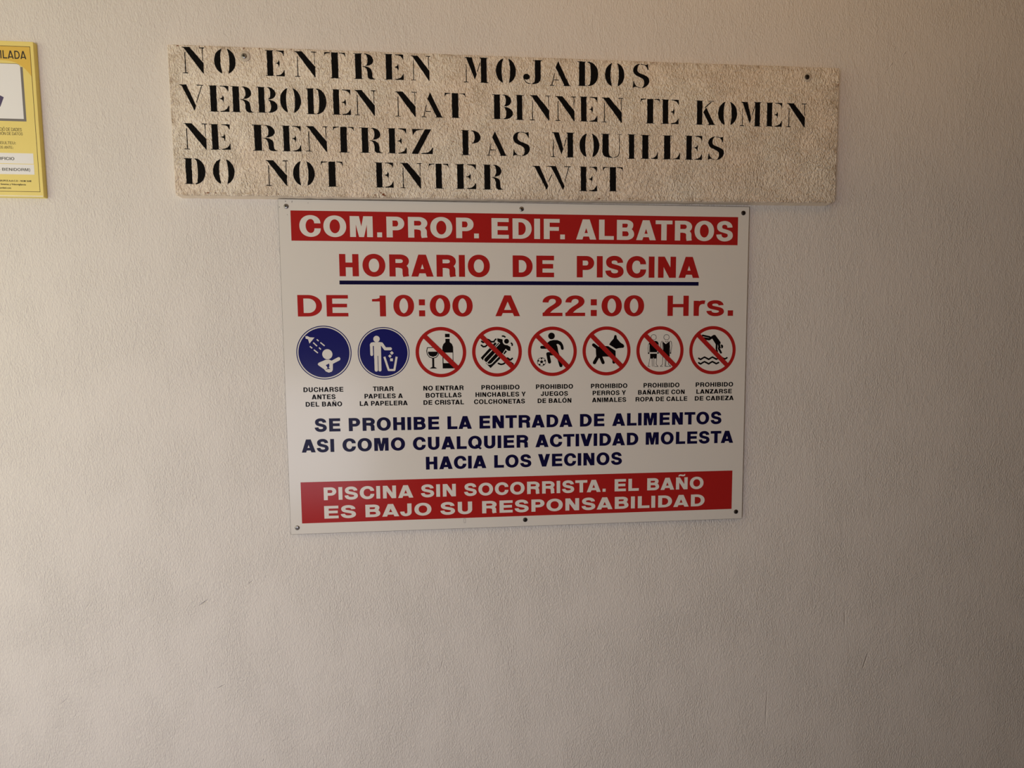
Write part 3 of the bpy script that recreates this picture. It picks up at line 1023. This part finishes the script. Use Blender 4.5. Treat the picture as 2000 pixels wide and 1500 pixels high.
def d_ball(s):
    s.disc(490, 267, 56, 0)
    s.line([(325, 455), (425, 457), (470, 420)], 50, 0)
    s.poly([(415, 385), (460, 348), (520, 334), (590, 336), (645, 362), (680, 420), (650, 440), (600, 400), (572, 405), (590, 450), (610, 560), (630, 620), (560, 600), (470, 560), (470, 470)], 0)
    s.line([(640, 390), (662, 430), (672, 478)], 48, 0)
    s.line([(540, 565), (428, 565), (455, 702)], 55, 0)
    s.line([(585, 560), (618, 660), (648, 765)], 55, 0)
    s.circ(323, 698, 70, 8, 0)
    s.disc(323, 698, 24, 0)
    for k in range(5):
        t = math.radians(-90 + 72 * k)
        s.disc(323 + 58 * math.cos(t), 698 + 58 * math.sin(t), 15, 0, n=10)
        s.line([(323 + 20 * math.cos(t), 698 + 20 * math.sin(t)), (323 + 50 * math.cos(t), 698 + 50 * math.sin(t))], 4, 0)


def d_dog(s):
    s.line([(1192, 415), (1262, 470)], 54, 0)
    s.poly([(1228, 470), (1300, 430), (1435, 436), (1560, 515), (1562, 640), (1520, 640), (1440, 612), (1345, 612), (1310, 640), (1240, 630), (1232, 560)], 0)
    s.line([(1270, 600), (1207, 712)], 56, 0)
    s.line([(1305, 600), (1352, 712)], 54, 0)
    s.line([(1532, 600), (1532, 708)], 50, 0)
    s.poly([(1450, 410), (1478, 365), (1525, 312), (1536, 262), (1555, 246), (1574, 262), (1582, 312), (1640, 378), (1690, 408), (1706, 438), (1690, 466), (1610, 472), (1568, 484)], 0)


def d_clothes(s):
    s.circ(395, 288, 45, 7, 0)
    s.poly([(310, 400), (325, 375), (365, 348), (435, 348), (468, 365), (482, 402), (458, 412), (456, 536), (334, 536), (334, 412)], 0)
    for p in ([(308, 405), (303, 470), (308, 545)], [(332, 412), (326, 540)], [(478, 405), (474, 540)], [(334, 642), (318, 745), (303, 772), (340, 774)], [(372, 642), (378, 772)], [(402, 642), (404, 772)], [(448, 642), (442, 735), (475, 774), (420, 774)]):
        s.line(p, 7, 0)
    s.disc(314, 552, 13, 0)
    s.disc(470, 550, 13, 0)
    s.poly([(338, 560), (452, 560), (450, 642), (400, 642), (394, 618), (388, 642), (340, 642)], 0)
    s.circ(610, 288, 45, 7, 0)
    s.poly([(548, 362), (600, 402), (666, 352), (662, 470), (668, 600), (640, 660), (600, 600), (552, 560), (556, 470)], 0)
    for p in ([(530, 352), (512, 400), (516, 540)], [(548, 352), (542, 420), (540, 520)], [(670, 350), (692, 362), (702, 430), (685, 548)], [(662, 400), (674, 548)], [(550, 600), (548, 738), (512, 772), (552, 774)], [(592, 640), (588, 774)], [(612, 650), (600, 774), (640, 774)], [(640, 660), (648, 740), (690, 774), (650, 774)], [(585, 352), (612, 372), (640, 350)]):
        s.line(p, 7, 0)
    s.disc(680, 552, 12, 0)


def d_diver(s):
    s.line([(1215, 258), (1335, 285)], 30, 0)
    s.line([(1240, 308), (1325, 322), (1405, 268)], 40, 0)
    s.poly([(1375, 312), (1395, 255), (1425, 250), (1518, 372), (1522, 420), (1440, 412)], 0)
    s.line([(1452, 395), (1452, 480), (1462, 530)], 32, 0)
    s.line([(1492, 405), (1490, 480), (1528, 548)], 34, 0)
    s.disc(1530, 446, 34, 0)
    s.line([(1476, 440), (1468, 490), (1490, 540)], 8, 1)
    s.line([(1514, 400), (1520, 440), (1530, 476)], 8, 1)
    for dy in (0, 76):
        p = [(1155, 640 + dy), (1188, 660 + dy), (1218, 640 + dy), (1252, 622 + dy), (1288, 640 + dy), (1325, 660 + dy), (1352, 640 + dy), (1385, 622 + dy), (1420, 640 + dy), (1450, 658 + dy), (1490, 640 + dy)]
        if dy == 0:
            p += [(1530, 622), (1570, 645), (1600, 654), (1630, 636)]
        s.line(p, 27, 0)


labels = ['blue round shower pictogram', 'blue round litter bin pictogram', 'red ring pictogram with wine bottle and glass', 'red ring pictogram with person on air mattress',
          'red ring pictogram with ball player', 'red ring pictogram with dog', 'red ring pictogram with two clothed people', 'red ring pictogram with diver above waves']
pics = [mandatory(81.7, 314.2, 56.1, d_shower, 522, 519, 450, 439), mandatory(204.0, 315, 53.6, d_bin, 1493, 530, 421, 415),
        forbidden(323.7, 315, 53.5, d_bottle, 511, 525, 411, 410), forbidden(443.0, 315, 53.5, d_mattress, 1421, 516, 406, 406),
        forbidden(563.0, 315, 53.5, d_ball, 506, 525, 411, 415), forbidden(682.4, 315, 53.5, d_dog, 1410, 518, 402, 412),
        forbidden(802.3, 315, 53.5, d_clothes, 505, 510, 397, 405), forbidden(922.3, 315, 53.5, d_diver, 1386, 507, 391, 405)]
for o, l in zip(pics, labels):
    o['label'] = l

CAPS = [
    ('DUCHARSE', 37.2, 118.6, 386.2, 396.3),
    ('ANTES', 53.5, 102.3, 401.7, 411.5),
    ('DEL BAÑO', 40.7, 115.2, 417.0, 427.1),
    ('TIRAR', 179.5, 222.6, 386.2, 396.4),
    ('PAPELES A', 161.8, 241.5, 401.6, 411.7),
    ('LA PAPELERA', 151.6, 251.4, 417.3, 427.4),
    ('NO ENTRAR', 284.9, 370.3, 385.9, 396.0),
    ('BOTELLAS', 289.8, 365.8, 401.7, 411.3),
    ('DE CRISTAL', 284.7, 370.8, 416.6, 426.5),
    ('PROHIBIDO', 408.4, 490.9, 386.3, 396.0),
    ('HINCHABLES Y', 395.6, 504.2, 401.6, 411.6),
    ('COLCHONETAS', 392.2, 502.5, 417.0, 426.9),
    ('PROHIBIDO', 526.5, 608.1, 385.9, 395.6),
    ('JUEGOS', 537.1, 596.9, 401.2, 411.0),
    ('DE BALÓN', 530.2, 604.4, 416.9, 426.5),
    ('PROHIBIDO', 647.8, 729.3, 385.8, 395.7),
    ('PERROS Y', 651.6, 726.1, 401.3, 411.1),
    ('ANIMALES', 650.3, 726.9, 416.5, 426.2),
    ('PROHIBIDO', 765.8, 847.6, 386.6, 396.3),
    ('BAÑARSE CON', 753.5, 859.7, 401.6, 411.8),
    ('ROPA DE CALLE', 748.1, 866.0, 416.7, 426.9),
    ('PROHIBIDO', 884.8, 971.6, 386.8, 396.5),
    ('LANZARSE', 886.5, 968.9, 402.5, 412.6),
    ('DE CABEZA', 883.3, 973.5, 418.9, 428.7),
]
rows3 = [(386.3, 396.3), (401.7, 411.6), (417.0, 427.0)]
for i in range(0, len(CAPS), 3):
    pr = Print(SW, SH)
    for j in range(3):
        t, u0, u1, v0, v1 = CAPS[i + j]
        word(pr, t, u0, u1, rows3[j][0], rows3[j][1], STK + .12, .25, .195)
    pr.build('caption_lettering', ink_m, sign)
pr = Print(SW, SH)
for a, b, c, d in ((366.6, 678, 367.1, 687), (370.2, 678, 370.7, 687), (366.6, 677.6, 370.7, 678.2), (367, 686.8, 370.5, 687.3)):
    pr.poly([(a, b), (c, b), (c, d), (a, d)], STK + .05)
for u, v, r in ((15.5, 6.5, .9), (28, 7.6, .8), (28.3, 5.8, .6), (60, 9, .6), (18, 33, .6), (3, 18, .8)):
    pr.poly(arc(u, v, r, r * 1.5, 0, 360, 8)[:-1], STK + .05)
pr.build('scuff_mark', card_grey, sign)['kind'] = 'stuff'
for i, (u, v) in enumerate([(16.3, 16.3), (497.6, 14.4), (986.2, 15.4), (14.1, 685.4), (501.4, 685.0), (985.1, 683.2)]):
    screw(sign, u, v, SW, SH, STK, 5.0, zinc_m if i in (0, 1, 3) else dark_zinc, .2 + i * .5, 'bright zinc screw' if i in (0, 1, 3) else 'dark screw')

# ------------------------------------------------------------------ yellow surveillance card
CW, CH, CT = 210.0, 290.0, 8.0
card = empty('warning_card', (-0.9133 - CW / 2000, 0, 2.154 - CH / 1000))
tagged(card, 'yellow surveillance notice card at the left edge, cut off by the frame', 'sign')
rounded_plate('card_panel', CW, CH, 0, CT, [yellow_m, ochre_m], card, bev=.5, rc=1.0)
pr = Print(CW, CH)      # cream strip of laminate along the lower edge
pr.poly([(2, 282.5 + 4.6), (208.5, 282.5 + 4.6), (208.5, 289.6), (2, 289.6)], CT + .05)
pr.build('laminate_strip', card_lip, card)
pr = Print(CW, CH)      # amber header swoosh
pr.poly([(6, 9.5), (203.6, 9.5), (203.2, 64)] + bez((203.2, 64), (190, 44), (178, 35), (150, 35.5), 8)[1:] + [(6, 36)], CT + .04)
pr.build('header_field', amber_m, card)
pr = Print(CW, CH)
for a, b, c, d in ((5.4, 9.0, 204.2, 9.9), (5.4, 279.5, 204.2, 280.4), (203.3, 9.0, 204.2, 280.4), (5.4, 9.2, 6.1, 280.4)):
    pr.poly([(a, b), (c, b), (c, d), (a, d)], CT + .08)
pr.build('border_line', line_m, card)
pr = Print(CW, CH)
pr.poly([(24, 47), (188.4, 47), (188.4, 147.9), (24, 147.9)], CT + .06, 1)
pr.poly([(20, 42), (178, 42), (182, 43), (184, 46), (184, 143.4), (20, 143.4)], CT + .1, 0)
pr.poly([(20, 41.2), (178, 41.2), (182, 42.2), (184.4, 46), (184, 46), (182, 43), (178, 42), (20, 42)], CT + .11, 1)
pic = pr.build('picture_field', [card_white, card_grey], card)
pr = Print(CW, CH)      # camera symbol: housing, lens hood, bracket
pr.poly([(60, 78), (128, 92), (151, 104), (143.5, 122), (118, 113), (54, 98)], CT + .14)
pr.poly([(84, 104), (96, 107), (90, 128), (60, 134), (60, 124), (80, 120)], CT + .14)
pr.build('camera_symbol', card_purple, pic)
pr = Print(CW, CH)
for a, b in ((207.6, 227.2), (228.3, 247.6)):
    pr.poly([(12, a), (196.2, a), (196.0, b), (12, b)], CT + .08)
pr.build('text_field', card_white, card)
for t, u0, u1, v0, v1, st in [('VIDEOVIGILADA', 74.5, 196.2, 17.6, 32.5, .17), ('PROTECCIÓ DE DADES', 116.6, 178.6, 160.4, 166.4, .12), ('PROTECCIÓN DE DATOS', 113, 179.8, 168.6, 174, .12),
                              ('CONSULTEU:', 125, 166.0, 186.0, 191.2, .12), ('DERECHOS ANTE:', 112.7, 161.2, 194.6, 199.6, .12), ('EDIFICIO', 124, 161.6, 215.3, 220.9, .19), ('- BENIDORM)', 132.5, 188.5, 235.8, 241.2, .17)]:
    pr = Print(CW, CH)
    word(pr, t, u0, u1, v0, v1, CT + .16, st, st * .85)
    pr.build('lettering', card_ink, card)


def small_text(s, u1, v1, size, parent):
    cu = bpy.data.curves.new('t', 'FONT')
    cu.body = s
    cu.align_x = 'RIGHT'
    cu.size = size / 1000
    cu.offset = size * .018 / 1000
    cu.resolution_u = 2
    tmp = bpy.data.objects.new('t', cu)
    COL.objects.link(tmp)
    bpy.context.view_layer.update()
    me = bpy.data.meshes.new_from_object(tmp.evaluated_get(bpy.context.evaluated_depsgraph_get()))
    bpy.data.objects.remove(tmp)
    me.transform(Matrix.Rotation(math.pi / 2, 4, 'X'))
    me.transform(Matrix.Translation(((u1 - CW / 2) / 1000, -(CT + .16) / 1000, (CH - v1) / 1000)))
    me.materials.clear()
    me.materials.append(card_ink)
    o = bpy.data.objects.new('small_lettering', me)
    o.parent = parent
    COL.objects.link(o)


small_text('GRUPOS A-A-C-D - NUM 3648', 189.3, 261.4, 4.4, card)
small_text('Sistemas y Videovigilancia', 179, 268.0, 4.4, card)
small_text('seguridad.com', 152, 274.9, 4.4, card)
